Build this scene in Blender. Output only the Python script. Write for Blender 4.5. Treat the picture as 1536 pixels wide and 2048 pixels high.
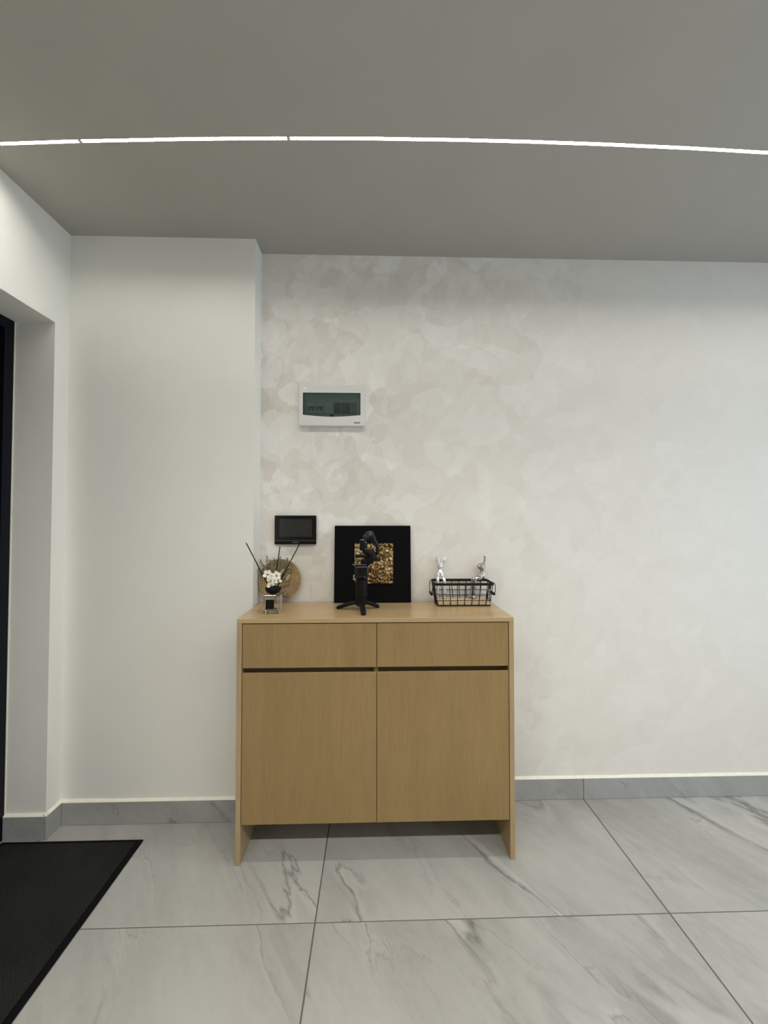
import bpy, bmesh, math, random
from mathutils import Vector, Matrix, noise

for o in list(bpy.data.objects):
    bpy.data.objects.remove(o, do_unlink=True)
SC = bpy.context.scene
COL = SC.collection
V = Vector
rnd = random.Random(7)

# ------------------------------------------------------------------ camera
cd = bpy.data.cameras.new('camera')
cd.sensor_fit = 'HORIZONTAL'
cd.sensor_width = 36.0
cd.lens = 36.0 * 783.17 / 1536.0
cd.clip_start = 0.02
cam = bpy.data.objects.new('camera', cd)
COL.objects.link(cam)
yaw, pitch = -0.0263, 0.0222
fw = V((-math.sin(yaw) * math.cos(pitch), math.cos(yaw) * math.cos(pitch), math.sin(pitch)))
rt = V((math.cos(yaw), math.sin(yaw), 0))
up = rt.cross(fw)
M = Matrix((rt, up, -fw)).transposed().to_4x4()
M.translation = V((0.0, -1.8684, 1.3176))
cam.matrix_world = M
SC.camera = cam

# ------------------------------------------------------------------ light
H = 2.6                       # ceiling height
W = bpy.data.worlds.new('world')
SC.world = W
W.use_nodes = True
W.node_tree.nodes['Background'].inputs[0].default_value = (0.75, 0.85, 1.0, 1)
W.node_tree.nodes['Background'].inputs[1].default_value = 0.4
STRIP_L = 160.0                # radiance of the linear light diffusers
SC.view_settings.view_transform = 'Standard'
SC.view_settings.look = 'None'
SC.view_settings.exposure = 0.0
SC.view_settings.gamma = 1.0
SC.view_settings.use_curve_mapping = False


def area(name, loc, rot, sx, sy, power, col):
    l = bpy.data.lights.new(name, 'AREA')
    l.shape = 'RECTANGLE'
    l.size, l.size_y = sx, sy
    l.energy = power
    l.color = col
    o = bpy.data.objects.new(name, l)
    o.location = loc
    o.rotation_euler = rot
    COL.objects.link(o)
    return o


# a second linear light of the same kind runs along the ceiling nearer the viewer
cl = area('ceiling_light', (0.68, -2.3, H - 0.004), (0, 0, 0), 4.0, 0.03, 68.0, (1.0, 0.965, 0.895))
cl.data.spread = math.radians(146)
# daylight through the window in the right-hand wall
area('window_light', (2.72, -1.45, 1.35), (0, math.radians(90), 0), 1.7, 1.4, 16.0, (0.50, 0.75, 1.0))

# ------------------------------------------------------------------ helpers


def org(o):
    p = V((0, 0, 0))
    while o is not None:
        p += o.location
        o = o.parent
    return p


def emit(name, bm, mat, parent=None, smooth=False, center=True):
    """links a bmesh written in world coordinates as ONE object with its origin in its middle"""
    bmesh.ops.recalc_face_normals(bm, faces=bm.faces[:])
    me = bpy.data.meshes.new(name)
    if center and len(bm.verts):
        lo = V([min(v.co[i] for v in bm.verts) for i in range(3)])
        hi = V([max(v.co[i] for v in bm.verts) for i in range(3)])
        c = (lo + hi) / 2
    else:
        c = org(parent) if parent else V((0, 0, 0))
    bmesh.ops.translate(bm, verts=bm.verts[:], vec=-c)
    bm.to_mesh(me)
    bm.free()
    if smooth:
        for p in me.polygons:
            p.use_smooth = True
    me.materials.append(mat)
    o = bpy.data.objects.new(name, me)
    COL.objects.link(o)
    if parent:
        o.parent = parent
        o.location = c - org(parent)
    else:
        o.location = c
    return o


def tag(o, label, cat, group=None):
    o['label'] = label
    o['category'] = cat
    if group:
        o['group'] = group
    return o


def thing(name, label, cat, loc, group=None):
    o = bpy.data.objects.new(name, None)
    o.empty_display_size = 0.05
    o.location = loc
    COL.objects.link(o)
    return tag(o, label, cat, group)


def struct(name, bm, mat, **k):
    o = emit(name, bm, mat, None, **k)
    o['kind'] = 'structure'
    return o


def box(x0, x1, y0, y1, z0, z1, bev=0.0, seg=1, bm=None):
    b = bmesh.new()
    bmesh.ops.create_cube(b, size=1.0)
    for v in b.verts:
        v.co = V(((x0 + x1) / 2 + v.co.x * (x1 - x0), (y0 + y1) / 2 + v.co.y * (y1 - y0), (z0 + z1) / 2 + v.co.z * (z1 - z0)))
    if bev:
        bmesh.ops.bevel(b, geom=b.edges[:], offset=bev, segments=seg, affect='EDGES', profile=0.5)
    return b if bm is None else merge(bm, b)


def merge(a, b):
    me = bpy.data.meshes.new('tmp')
    b.to_mesh(me)
    b.free()
    a.from_mesh(me)
    bpy.data.meshes.remove(me)
    return a


def prism(poly, axis, a0, a1):
    """extrudes a 2-D polygon along an axis; poly holds the two other coordinates in xyz order"""
    b = bmesh.new()
    def mk(p, a):
        c = list(p)
        c.insert(axis, a)
        return b.verts.new(c)
    A = [mk(p, a0) for p in poly]
    B = [mk(p, a1) for p in poly]
    b.faces.new(A)
    b.faces.new(list(reversed(B)))
    n = len(poly)
    for i in range(n):
        b.faces.new((A[i], B[i], B[(i + 1) % n], A[(i + 1) % n]))
    return b


def tube(pts, r, seg=8, bm=None, cap=True, flat=None, closed=False, updir=None):
    """sweeps a circle (or an ellipse: flat = ratio) along points; r is a number or one per point"""
    b = bm if bm is not None else bmesh.new()
    P = [V(p) for p in pts]
    n = len(P)
    R = r if isinstance(r, (list, tuple)) else [r] * n
    rings = []
    prev = None
    for i in range(n):
        if closed:
            t = (P[(i + 1) % n] - P[i - 1]).normalized()
        else:
            t = (P[min(i + 1, n - 1)] - P[max(i - 1, 0)]).normalized()
        if prev is None:
            a = V(updir) if updir else (V((0, 0, 1)) if abs(t.z) < 0.9 else V((0, 1, 0)))
        else:
            a = prev
        u = (a - t * a.dot(t))
        if u.length < 1e-6:
            u = V((1, 0, 0)) - t * t.x
        u.normalize()
        prev = u
        w = t.cross(u)
        f = 1.0 if flat is None else flat
        rings.append([b.verts.new(P[i] + (u * math.cos(2 * math.pi * k / seg) * f + w * math.sin(2 * math.pi * k / seg)) * R[i]) for k in range(seg)])
    m = n if closed else n - 1
    for i in range(m):
        A, B = rings[i], rings[(i + 1) % n]
        for k in range(seg):
            b.faces.new((A[k], A[(k + 1) % seg], B[(k + 1) % seg], B[k]))
    if cap and not closed:
        b.faces.new(list(reversed(rings[0])))
        b.faces.new(rings[-1])
    return b


def lathe(prof, cx, cy, seg=32, bm=None):
    """revolves (radius, z) pairs about a vertical axis"""
    b = bm if bm is not None else bmesh.new()
    rings = []
    for r, z in prof:
        if r < 1e-6:
            rings.append([b.verts.new((cx, cy, z))])
        else:
            rings.append([b.verts.new((cx + r * math.cos(2 * math.pi * k / seg), cy + r * math.sin(2 * math.pi * k / seg), z)) for k in range(seg)])
    for A, B in zip(rings, rings[1:]):
        for k in range(seg):
            if len(A) == 1 and len(B) == 1:
                continue
            if len(A) == 1:
                b.faces.new((A[0], B[k], B[(k + 1) % seg]))
            elif len(B) == 1:
                b.faces.new((A[k], A[(k + 1) % seg], B[0]))
            else:
                b.faces.new((A[k], A[(k + 1) % seg], B[(k + 1) % seg], B[k]))
    return b


def cyl(p0, p1, r, seg=20, bev=0.0, bm=None):
    p0, p1 = V(p0), V(p1)
    d = (p1 - p0)
    L = d.length
    d = d / L
    if bev:
        pts = [p0, p0 + d * bev * 0.3, p0 + d * bev, p1 - d * bev, p1 - d * bev * 0.3, p1]
        rr = [r - bev, r - bev * 0.3, r, r, r - bev * 0.3, r - bev]
    else:
        pts, rr = [p0, p1], r
    return tube(pts, rr, seg, bm)


def holed_plate(outer, hole, y0, y1):
    """a plate in the xz plane with one opening, from y0 (front) to y1 (back)"""
    b = bmesh.new()
    def loop(L, y):
        vs = [b.verts.new((x, y, z)) for x, z in L]
        return vs, [b.edges.new((vs[i], vs[(i + 1) % len(vs)])) for i in range(len(vs))]
    for y in (y0, y1):
        o, eo = loop(outer, y)
        h, eh = loop(hole, y)
        bmesh.ops.triangle_fill(b, edges=eo + eh, use_beauty=True)
        if y == y0:
            o0, h0 = o, h
    for A, B in ((o0, o), (h0, h)):
        n = len(A)
        for i in range(n):
            b.faces.new((A[i], A[(i + 1) % n], B[(i + 1) % n], B[i]))
    return b


def rrect(x0, x1, z0, z1, r, n=4):
    out = []
    for cx, cz, a0 in ((x1 - r, z1 - r, 0), (x0 + r, z1 - r, 90), (x0 + r, z0 + r, 180), (x1 - r, z0 + r, 270)):
        for k in range(n + 1):
            a = math.radians(a0 + 90 * k / n)
            out.append((cx + r * math.cos(a), cz + r * math.sin(a)))
    return out


def voxel(bm, size, smooth_it=6):
    """fuses overlapping pieces of a bmesh to one continuous skin"""
    me = bpy.data.meshes.new('tmp')
    bmesh.ops.recalc_face_normals(bm, faces=bm.faces[:])
    bm.to_mesh(me)
    bm.free()
    o = bpy.data.objects.new('tmp', me)
    COL.objects.link(o)
    m = o.modifiers.new('r', 'REMESH')
    m.mode = 'VOXEL'
    m.voxel_size = size
    s = o.modifiers.new('s', 'SMOOTH')
    s.iterations = smooth_it
    s.factor = 0.5
    dg = bpy.context.evaluated_depsgraph_get()
    me2 = bpy.data.meshes.new_from_object(o.evaluated_get(dg))
    b = bmesh.new()
    b.from_mesh(me2)
    bpy.data.objects.remove(o, do_unlink=True)
    bpy.data.meshes.remove(me)
    bpy.data.meshes.remove(me2)
    return b


def ball(c, r, sx=1, sy=1, sz=1, bm=None, sub=2):
    b = bmesh.new()
    bmesh.ops.create_icosphere(b, subdivisions=sub, radius=r)
    for v in b.verts:
        v.co = V((c[0] + v.co.x * sx, c[1] + v.co.y * sy, c[2] + v.co.z * sz))
    return b if bm is None else merge(bm, b)


# ------------------------------------------------------------------ materials
class NT:
    def __init__(self, name):
        self.m = bpy.data.materials.new(name)
        self.m.use_nodes = True
        self.t = self.m.node_tree
        self.b = self.t.nodes['Principled BSDF']

    def n(self, kind, **k):
        nd = self.t.nodes.new(kind)
        for a, v in k.items():
            setattr(nd, a, v)
        return nd

    def l(self, a, b):
        self.t.links.new(a, b)

    def set(self, **k):
        for a, v in k.items():
            self.b.inputs[a.replace('_', ' ')].default_value = v
        return self

    def coord(self, out='Object'):
        return self.n('ShaderNodeTexCoord').outputs[out]

    def mapping(self, src, scale=(1, 1, 1), rot=(0, 0, 0), loc=(0, 0, 0)):
        m = self.n('ShaderNodeMapping')
        m.inputs['Scale'].default_value = scale
        m.inputs['Rotation'].default_value = rot
        m.inputs['Location'].default_value = loc
        self.l(src, m.inputs['Vector'])
        return m.outputs[0]

    def rmap(self, src, rot, scale, loc=(0, 0, 0)):
        return self.mapping(self.mapping(src, (1, 1, 1), rot), scale, (0, 0, 0), loc)

    def noise(self, src, scale, detail=4, rough=0.5, dist=0.0, out='Fac'):
        t = self.n('ShaderNodeTexNoise')
        t.inputs['Scale'].default_value = scale
        t.inputs['Detail'].default_value = detail
        t.inputs['Roughness'].default_value = rough
        t.inputs['Distortion'].default_value = dist
        self.l(src, t.inputs['Vector'])
        return t.outputs[out]

    def ramp(self, src, stops, interp='LINEAR'):
        r = self.n('ShaderNodeValToRGB')
        r.color_ramp.interpolation = interp
        e = r.color_ramp.elements
        while len(e) < len(stops):
            e.new(0.5)
        for el, (p, c) in zip(e, stops):
            el.position = p
            el.color = (*c, 1) if len(c) == 3 else c
        self.l(src, r.inputs[0])
        return r.outputs[0]

    def math(self, op, a, b=None, c=None):
        m = self.n('ShaderNodeMath', operation=op)
        for i, x in enumerate((a, b, c)):
            if x is None:
                continue
            if isinstance(x, (int, float)):
                m.inputs[i].default_value = x
            else:
                self.l(x, m.inputs[i])
        return m.outputs[0]

    def mix(self, fac, a, b, blend='MIX'):
        m = self.n('ShaderNodeMix', data_type='RGBA', blend_type=blend)
        for i, x in ((0, fac), (6, a), (7, b)):
            if isinstance(x, (int, float)):
                m.inputs[i].default_value = x
            elif isinstance(x, tuple):
                m.inputs[i].default_value = (*x, 1)
            else:
                self.l(x, m.inputs[i])
        return m.outputs[2]

    def vadd(self, a, b):
        m = self.n('ShaderNodeVectorMath', operation='ADD')
        self.l(a, m.inputs[0])
        self.l(b, m.inputs[1])
        return m.outputs[0]

    def vscale(self, a, s):
        m = self.n('ShaderNodeVectorMath', operation='SCALE')
        self.l(a, m.inputs[0])
        m.inputs['Scale'].default_value = s
        return m.outputs[0]

    def bump(self, h, strength=0.2, dist=0.01):
        b = self.n('ShaderNodeBump')
        b.inputs['Strength'].default_value = strength
        b.inputs['Distance'].default_value = dist
        self.l(h, b.inputs['Height'])
        self.l(b.outputs[0], self.b.inputs['Normal'])


def plain(name, col, rough=0.5, spec=0.5, metal=0.0, var=0.06, scale=40.0, bump=0.0):
    """a plain colour with a faint procedural mottling"""
    t = NT(name)
    c = t.coord()
    f = t.noise(c, scale, 3)
    a = tuple(max(0, x * (1 - var)) for x in col)
    b = tuple(min(1, x * (1 + var)) for x in col)
    t.l(t.ramp(f, [(0.3, a), (0.7, b)]), t.b.inputs['Base Color'])
    t.set(Roughness=rough, Metallic=metal)
    t.b.inputs['Specular IOR Level'].default_value = spec
    if bump:
        t.bump(f, bump, 0.002)
    return t.m


def mat_art_wall():
    t = NT('brushed_art_paint')
    c = t.coord('Object')
    nz = t.noise(c, 5.0, 3, 0.6, out='Color')
    nf = t.noise(t.mapping(c, (1, 1, 0.45), (0, 0.5, 0)), 26.0, 3, 0.7, out='Color')
    acc = None
    base = (0.815, 0.785, 0.73)
    for i, (sc, st, rot, wgt) in enumerate(((5.5, 0.6, 0.5, 0.55), (8.0, 0.45, -0.7, 0.45), (12.0, 0.7, 1.2, 0.3))):
        cc = t.vadd(t.vadd(c, t.vscale(nz, 0.16 if i < 2 else 0.09)), t.vscale(nf, 0.035))
        cc = t.rmap(cc, (0, rot, 0), (1.0, 1.0, 1.0 + st), (3.1 * i, 0, 1.7 * i))
        v = t.n('ShaderNodeTexVoronoi', feature='SMOOTH_F1')
        v.inputs['Scale'].default_value = sc
        v.inputs['Smoothness'].default_value = 0.06
        t.l(cc, v.inputs['Vector'])
        sep = t.n('ShaderNodeSeparateColor')
        t.l(v.outputs['Color'], sep.inputs[0])
        # only some strokes stand out: darker, neutral, lighter
        r = t.ramp(sep.outputs[0], [(0.05, (0.22,) * 3), (0.32, (0.5,) * 3), (0.58, (0.5,) * 3), (0.92, (1.0,) * 3)])
        q = t.math('MULTIPLY', t.math('SUBTRACT', r, 0.5), wgt)
        acc = q if acc is None else t.math('ADD', acc, q)
    big = t.noise(t.mapping(c, (1, 1, 1), (0, 0, 0), (5, 2, 3)), 1.1, 2)
    sx = t.n('ShaderNodeSeparateXYZ')
    t.l(c, sx.inputs[0])
    # strokes are dense in the left half of the feature wall and thin out to the right
    fade = t.ramp(t.math('MULTIPLY_ADD', sx.outputs[0], 0.28, 0.5), [(0.10, (1,) * 3), (0.50, (0.16,) * 3)])
    acc = t.math('MULTIPLY', acc, fade)
    acc = t.math('MULTIPLY', acc, t.math('MULTIPLY_ADD', big, 1.6, 0.15))
    val = t.math('MULTIPLY_ADD', acc, 0.78, 0.5)
    col = t.ramp(val, [(0.15, (0.66, 0.61, 0.545)), (0.5, base), (0.85, (0.93, 0.91, 0.88))])
    t.l(col, t.b.inputs['Base Color'])
    t.set(Roughness=0.62)
    t.b.inputs['Specular IOR Level'].default_value = 0.3
    fine = t.noise(t.mapping(c, (30, 30, 90), (0, 0.6, 0)), 1.0, 3)
    t.bump(t.math('MULTIPLY_ADD', fine, 0.25, acc), 0.12, 0.002)
    return t.m


def mat_marble(name, light, dark, vein, scale=1.0, vertical=False, rough=0.09):
    t = NT(name)
    c = t.coord('Object')
    inf = t.n('ShaderNodeObjectInfo')
    off = t.n('ShaderNodeCombineXYZ')
    t.l(t.math('MULTIPLY', inf.outputs['Random'], 37.0), off.inputs[0])
    t.l(t.math('MULTIPLY', inf.outputs['Random'], 91.0), off.inputs[1])
    t.l(t.math('MULTIPLY', inf.outputs['Random'], 13.0), off.inputs[2])
    c = t.vadd(c, off.outputs[0])
    rot = (0, math.radians(-55), 0) if vertical else (0, 0, math.radians(56))
    st = t.rmap(c, rot, (0.42 * scale, 1.55 * scale, 1.55 * scale))
    w1 = t.n('ShaderNodeVectorMath', operation='SUBTRACT')
    t.l(t.noise(st, 1.5, 7, 0.62, out='Color'), w1.inputs[0])
    w1.inputs[1].default_value = (0.5, 0.5, 0.5)
    wc = t.vadd(st, t.vscale(w1.outputs[0], 0.5))
    cloud = t.noise(t.mapping(wc, (1, 0.6, 1)), 1.3, 4, 0.55)
    streak = t.noise(wc, 2.6, 9, 0.68)
    grain = t.noise(t.mapping(c, (1, 1, 1)), 34, 4, 0.7)
    v = t.math('ADD', t.math('ADD', t.math('MULTIPLY', cloud, 0.46), t.math('MULTIPLY', streak, 0.46)), t.math('MULTIPLY', grain, 0.08))
    mid = tuple(a * 0.35 + b * 0.65 for a, b in zip(dark, light))
    col = t.ramp(v, [(0.36, dark), (0.47, mid), (0.56, light), (0.70, tuple(x * 1.10 for x in light))])
    # thin dark veins, each with a pale companion beside it
    for sc, hi, amt, seed, m0 in ((0.75, 0.0065, 0.85, 0.0, 0.47), (1.35, 0.0055, 0.7, 4.3, 0.50), (2.3, 0.006, 0.45, 8.1, 0.52)):
        nn = t.noise(t.mapping(wc, (1, 1, 1), (0, 0, 0), (seed, seed, 0)), sc, 3, 0.5)
        mask = t.ramp(t.noise(t.mapping(st, (1.3, 1, 1), (0, 0, 0), (seed + 9, 2, 1)), 1.6, 3), [(m0, (0, 0, 0)), (m0 + 0.12, (1, 1, 1))])
        pale = t.ramp(t.math('ABSOLUTE', t.math('SUBTRACT', nn, 0.514)), [(0.0, (1, 1, 1)), (hi * 1.8, (0, 0, 0))])
        col = t.mix(t.math('MULTIPLY', t.math('MULTIPLY', pale, mask), amt * 0.55), col, tuple(min(1, x * 1.25) for x in light))
        line = t.ramp(t.math('ABSOLUTE', t.math('SUBTRACT', nn, 0.5)), [(0.0, (1, 1, 1)), (hi, (0, 0, 0))])
        col = t.mix(t.math('MULTIPLY', t.math('MULTIPLY', line, mask), amt), col, vein)
    t.l(col, t.b.inputs['Base Color'])
    t.set(Roughness=rough)
    t.b.inputs['Specular IOR Level'].default_value = 0.5
    return t.m


def mat_wood(name, axis, c0, c1, c2, rough=0.42):
    t = NT(name)
    c = t.coord('Object')
    inf = t.n('ShaderNodeObjectInfo')
    off = t.n('ShaderNodeCombineXYZ')
    t.l(t.math('MULTIPLY', inf.outputs['Random'], 23.0), off.inputs[0])
    t.l(t.math('MULTIPLY', inf.outputs['Random'], 51.0), off.inputs[2])
    c = t.vadd(c, off.outputs[0])
    s = [1.0, 1.0, 1.0]
    s[axis] = 0.09
    g = t.mapping(c, tuple(s))
    fine = t.noise(g, 130, 4, 0.6)
    mid = t.noise(g, 22, 4, 0.55, 0.6)
    s2 = [1.0, 1.0, 1.0]
    s2[axis] = 0.3
    broad = t.noise(t.mapping(c, tuple(s2)), 5, 3, 0.5, 1.2)
    v = t.math('ADD', t.math('MULTIPLY', fine, 0.36), t.math('ADD', t.math('MULTIPLY', mid, 0.38), t.math('MULTIPLY', broad, 0.26)))
    col = t.ramp(v, [(0.34, c0), (0.5, c1), (0.66, c2)])
    t.l(col, t.b.inputs['Base Color'])
    t.set(Roughness=rough)
    t.b.inputs['Specular IOR Level'].default_value = 0.45
    t.bump(fine, 0.06, 0.001)
    return t.m


WALL = plain('white_wall_paint', (0.885, 0.88, 0.83), 0.65, 0.25, var=0.012, scale=6, bump=0.0)
FAR = plain('bounce_cutting_taupe', (0.28, 0.26, 0.23), 0.65, 0.25, var=0.02, scale=5)  # made-up dark tone for the unseen front wall, cuts bounce onto the ceiling
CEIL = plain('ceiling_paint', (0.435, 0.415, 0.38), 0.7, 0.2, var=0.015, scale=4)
ART = mat_art_wall()
TILE = mat_marble('polished_grey_marble_tile', (0.425, 0.42, 0.395), (0.275, 0.275, 0.26), (0.16, 0.16, 0.15))
SKIRT = mat_marble('grey_marble_skirting', (0.40, 0.405, 0.395), (0.315, 0.32, 0.31), (0.19, 0.19, 0.185), 1.6, True, 0.16)
GROUT = plain('dark_grout', (0.13, 0.13, 0.12), 0.8, 0.2)
CAULK = plain('cream_sealant', (0.86, 0.83, 0.73), 0.5, 0.4, var=0.05, scale=30)
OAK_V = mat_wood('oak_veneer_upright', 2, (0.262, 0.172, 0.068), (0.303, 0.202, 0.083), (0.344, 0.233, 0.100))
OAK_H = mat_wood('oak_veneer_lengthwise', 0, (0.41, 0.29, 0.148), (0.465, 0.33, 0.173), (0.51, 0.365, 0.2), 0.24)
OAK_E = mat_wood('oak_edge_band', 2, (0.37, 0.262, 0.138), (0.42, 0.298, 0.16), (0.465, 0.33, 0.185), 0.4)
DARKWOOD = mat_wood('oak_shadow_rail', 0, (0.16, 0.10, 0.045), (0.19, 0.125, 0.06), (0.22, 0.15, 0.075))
PINE = mat_wood('pale_pine', 0, (0.56, 0.42, 0.25), (0.64, 0.49, 0.30), (0.70, 0.55, 0.35), 0.5)
BLACK = plain('black_plastic', (0.005, 0.005, 0.006), 0.45, 0.18, var=0.2)
BLACKG = plain('black_gloss_plastic', (0.005, 0.005, 0.006), 0.16, 0.4, var=0.2)
BLACKM = plain('black_canvas', (0.0045, 0.0045, 0.005), 0.8, 0.08, var=0.3, scale=300)
WIRE = plain('black_powder_coated_wire', (0.009, 0.008, 0.007), 0.45, 0.25, var=0.2)
GREYM = plain('dark_grey_metal', (0.10, 0.10, 0.10), 0.35, 0.5, 0.7)
SILVER = plain('silver_ring', (0.45, 0.43, 0.40), 0.3, 0.5, 0.9)
CHROME = plain('silver_chrome', (0.58, 0.56, 0.54), 0.06, 0.5, 1.0, var=0.03)
CHROMEW = plain('pearl_silver_glaze', (0.80, 0.79, 0.80), 0.15, 0.6, 0.5, var=0.03)
SCREEN = plain('switched_off_screen', (0.030, 0.032, 0.030), 0.12, 0.5, var=0.1)
ABS = plain('white_abs_plastic', (0.80, 0.80, 0.78), 0.22, 0.5, var=0.01)
GREYABS = plain('pale_grey_plastic', (0.66, 0.68, 0.66), 0.45, 0.4, var=0.03)
SLATABS = plain('grey_blanking_plastic', (0.34, 0.36, 0.35), 0.5, 0.4, var=0.03)
BLUE = plain('blue_switch_plastic', (0.03, 0.09, 0.33), 0.4, 0.5)
DARKWIN = plain('dark_red_brown_window', (0.035, 0.012, 0.010), 0.2, 0.5, var=0.3)
LETTER = plain('black_print', (0.03, 0.03, 0.03), 0.5, 0.3)
DOORM = plain('blue_black_door_metal', (0.004, 0.006, 0.011), 0.2, 0.25, var=0.25, scale=8)
DOORF = plain('black_door_frame', (0.003, 0.004, 0.009), 0.35, 0.2, var=0.25, scale=8)
RIM = plain('black_rubber_border', (0.004, 0.004, 0.005), 0.7, 0.1, var=0.2)
PETAL = plain('cream_white_petal', (0.88, 0.86, 0.78), 0.6, 0.3, var=0.04, scale=120)
PCENT = plain('rusty_flower_heart', (0.42, 0.17, 0.06), 0.7, 0.2, var=0.2, scale=300)
PCENTG = plain('ochre_flower_heart', (0.45, 0.33, 0.10), 0.7, 0.2, var=0.2, scale=300)
REED = plain('dark_brown_reed', (0.012, 0.008, 0.006), 0.7, 0.15, var=0.25, scale=90)
LABEL = plain('black_paper_label', (0.006, 0.004, 0.0035), 0.6, 0.15, var=0.3, scale=90)
EMBLEM = plain('faint_label_emblem', (0.012, 0.010, 0.008), 0.6, 0.15)
OLIVE = plain('dried_olive_foliage', (0.285, 0.245, 0.145), 0.8, 0.2, var=0.35, scale=120)
BROWNF = plain('dried_brown_foliage', (0.25, 0.165, 0.095), 0.8, 0.2, var=0.35, scale=120)
HUSK = plain('dried_beige_leaf', (0.40, 0.30, 0.16), 0.7, 0.25, var=0.18, scale=90)
WIREG = plain('steel_wire', (0.35, 0.33, 0.30), 0.4, 0.5, 0.8)


def mat_rope():
    t = NT('coiled_straw_rope')
    c = t.coord()
    f = t.noise(c, 260, 3, 0.6)
    g = t.noise(c, 40, 2)
    col = t.ramp(t.math('ADD', t.math('MULTIPLY', f, 0.6), t.math('MULTIPLY', g, 0.4)),
                 [(0.3, (0.27, 0.185, 0.085)), (0.5, (0.37, 0.26, 0.125)), (0.7, (0.46, 0.34, 0.18))])
    t.l(col, t.b.inputs['Base Color'])
    t.set(Roughness=0.75)
    t.bump(f, 0.5, 0.001)
    return t.m


def mat_gold():
    t = NT('crinkled_gold_foil')
    c = t.coord()
    f = t.noise(c, 55, 4, 0.6, 1.0)
    g = t.noise(c, 140, 3, 0.6)
    col = t.ramp(t.math('ADD', t.math('MULTIPLY', f, 0.6), t.math('MULTIPLY', g, 0.4)),
                 [(0.40, (0.025, 0.010, 0.003)), (0.49, (0.20, 0.115, 0.040)), (0.57, (0.50, 0.375, 0.19)), (0.70, (0.72, 0.61, 0.41))])
    t.l(col, t.b.inputs['Base Color'])
    t.set(Roughness=0.26, Metallic=0.85)
    t.bump(f, 0.7, 0.004)
    return t.m


def mat_carpet():
    t = NT('charcoal_ribbed_carpet')
    c = t.coord()
    f = t.noise(c, 420, 3, 0.7)
    w = t.n('ShaderNodeTexWave', wave_type='BANDS', bands_direction='DIAGONAL')
    w.inputs['Scale'].default_value = 55
    w.inputs['Distortion'].default_value = 3
    t.l(c, w.inputs['Vector'])
    g = t.noise(c, 3.5, 3)
    v = t.math('ADD', t.math('MULTIPLY', f, 0.6), t.math('ADD', t.math('MULTIPLY', w.outputs['Fac'], 0.06), t.math('MULTIPLY', g, 0.34)))
    t.l(t.ramp(v, [(0.3, (0.007, 0.0077, 0.007)), (0.7, (0.035, 0.036, 0.034))]), t.b.inputs['Base Color'])
    t.set(Roughness=0.95)
    t.b.inputs['Specular IOR Level'].default_value = 0.1
    t.bump(f, 0.8, 0.003)
    return t.m


def mat_glass(name, col, rough=0.0, ior=1.47):
    t = NT(name)
    t.set(Roughness=rough, IOR=ior)
    t.b.inputs['Base Color'].default_value = (*col, 1)
    t.b.inputs['Transmission Weight'].default_value = 1.0
    return t.m


def mat_smoked():
    """thin tinted cover: see-through sheet with a glossy face"""
    t = NT('smoked_green_cover')
    tr = t.n('ShaderNodeBsdfTransparent')
    tr.inputs[0].default_value = (0.82, 0.89, 0.87, 1)
    gl = t.n('ShaderNodeBsdfGlossy')
    gl.inputs['Roughness'].default_value = 0.08
    gl.inputs[0].default_value = (0.9, 0.95, 0.93, 1)
    fr = t.n('ShaderNodeFresnel')
    fr.inputs['IOR'].default_value = 1.45
    mx = t.n('ShaderNodeMixShader')
    t.l(fr.outputs[0], mx.inputs[0])
    t.l(tr.outputs[0], mx.inputs[1])
    t.l(gl.outputs[0], mx.inputs[2])
    df = t.n('ShaderNodeBsdfDiffuse')
    df.inputs[0].default_value = (0.12, 0.175, 0.16, 1)
    m2 = t.n('ShaderNodeMixShader')
    m2.inputs[0].default_value = 0.13
    t.l(mx.outputs[0], m2.inputs[1])
    t.l(df.outputs[0], m2.inputs[2])
    t.l(m2.outputs[0], t.t.nodes['Material Output'].inputs[0])
    return t.m


def mat_emit(name, col, strength):
    t = NT(name)
    t.b.inputs['Emission Color'].default_value = (*col, 1)
    t.b.inputs['Emission Strength'].default_value = strength
    t.b.inputs['Base Color'].default_value = (0.8, 0.8, 0.8, 1)
    return t.m


ROPE, GOLD, CARPET = mat_rope(), mat_gold(), mat_carpet()
GLASS = mat_glass('clear_bottle_glass', (0.96, 0.985, 0.965))
SMOKED = mat_smoked()
LED = mat_emit('lit_led_diffuser', (1.0, 0.955, 0.885), STRIP_L)
PINKDOT = mat_emit('glowing_pink', (1.0, 0.62, 0.50), 1.1)
SLOTW = plain('white_light_channel', (0.80, 0.80, 0.80), 0.5, 0.3)

# ------------------------------------------------------------------ the room
XL, XP, PY = -1.3611, -0.5381, -0.0994       # left wall, right edge of the pier, pier face
YO, ZO, RO, YO2 = -0.1774, 2.1644, 0.167, -1.27   # door opening
XR, YF = 2.8, -4.4
BT, BH = 0.012, 0.0965

struct('wall_back', box(XP - 0.02, XR + 0.1, 0, 0.12, -0.02, H + 0.05), ART)
pier = emit('pier', box(XL - 0.02, XP, PY, 0.10, -0.02, H + 0.05), WALL, bpy.data.objects['wall_back'])
struct('wall_left', prism([(0.1, -0.02), (YO, -0.02), (YO, ZO), (YO2, ZO), (YO2, -0.02), (YF, -0.02), (YF, H + 0.05), (0.1, H + 0.05)], 0, XL - 0.30, XL), WALL)
struct('wall_front', box(XL - 0.3, XR + 0.1, YF - 0.1, YF, -0.02, H + 0.05), FAR)
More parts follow.
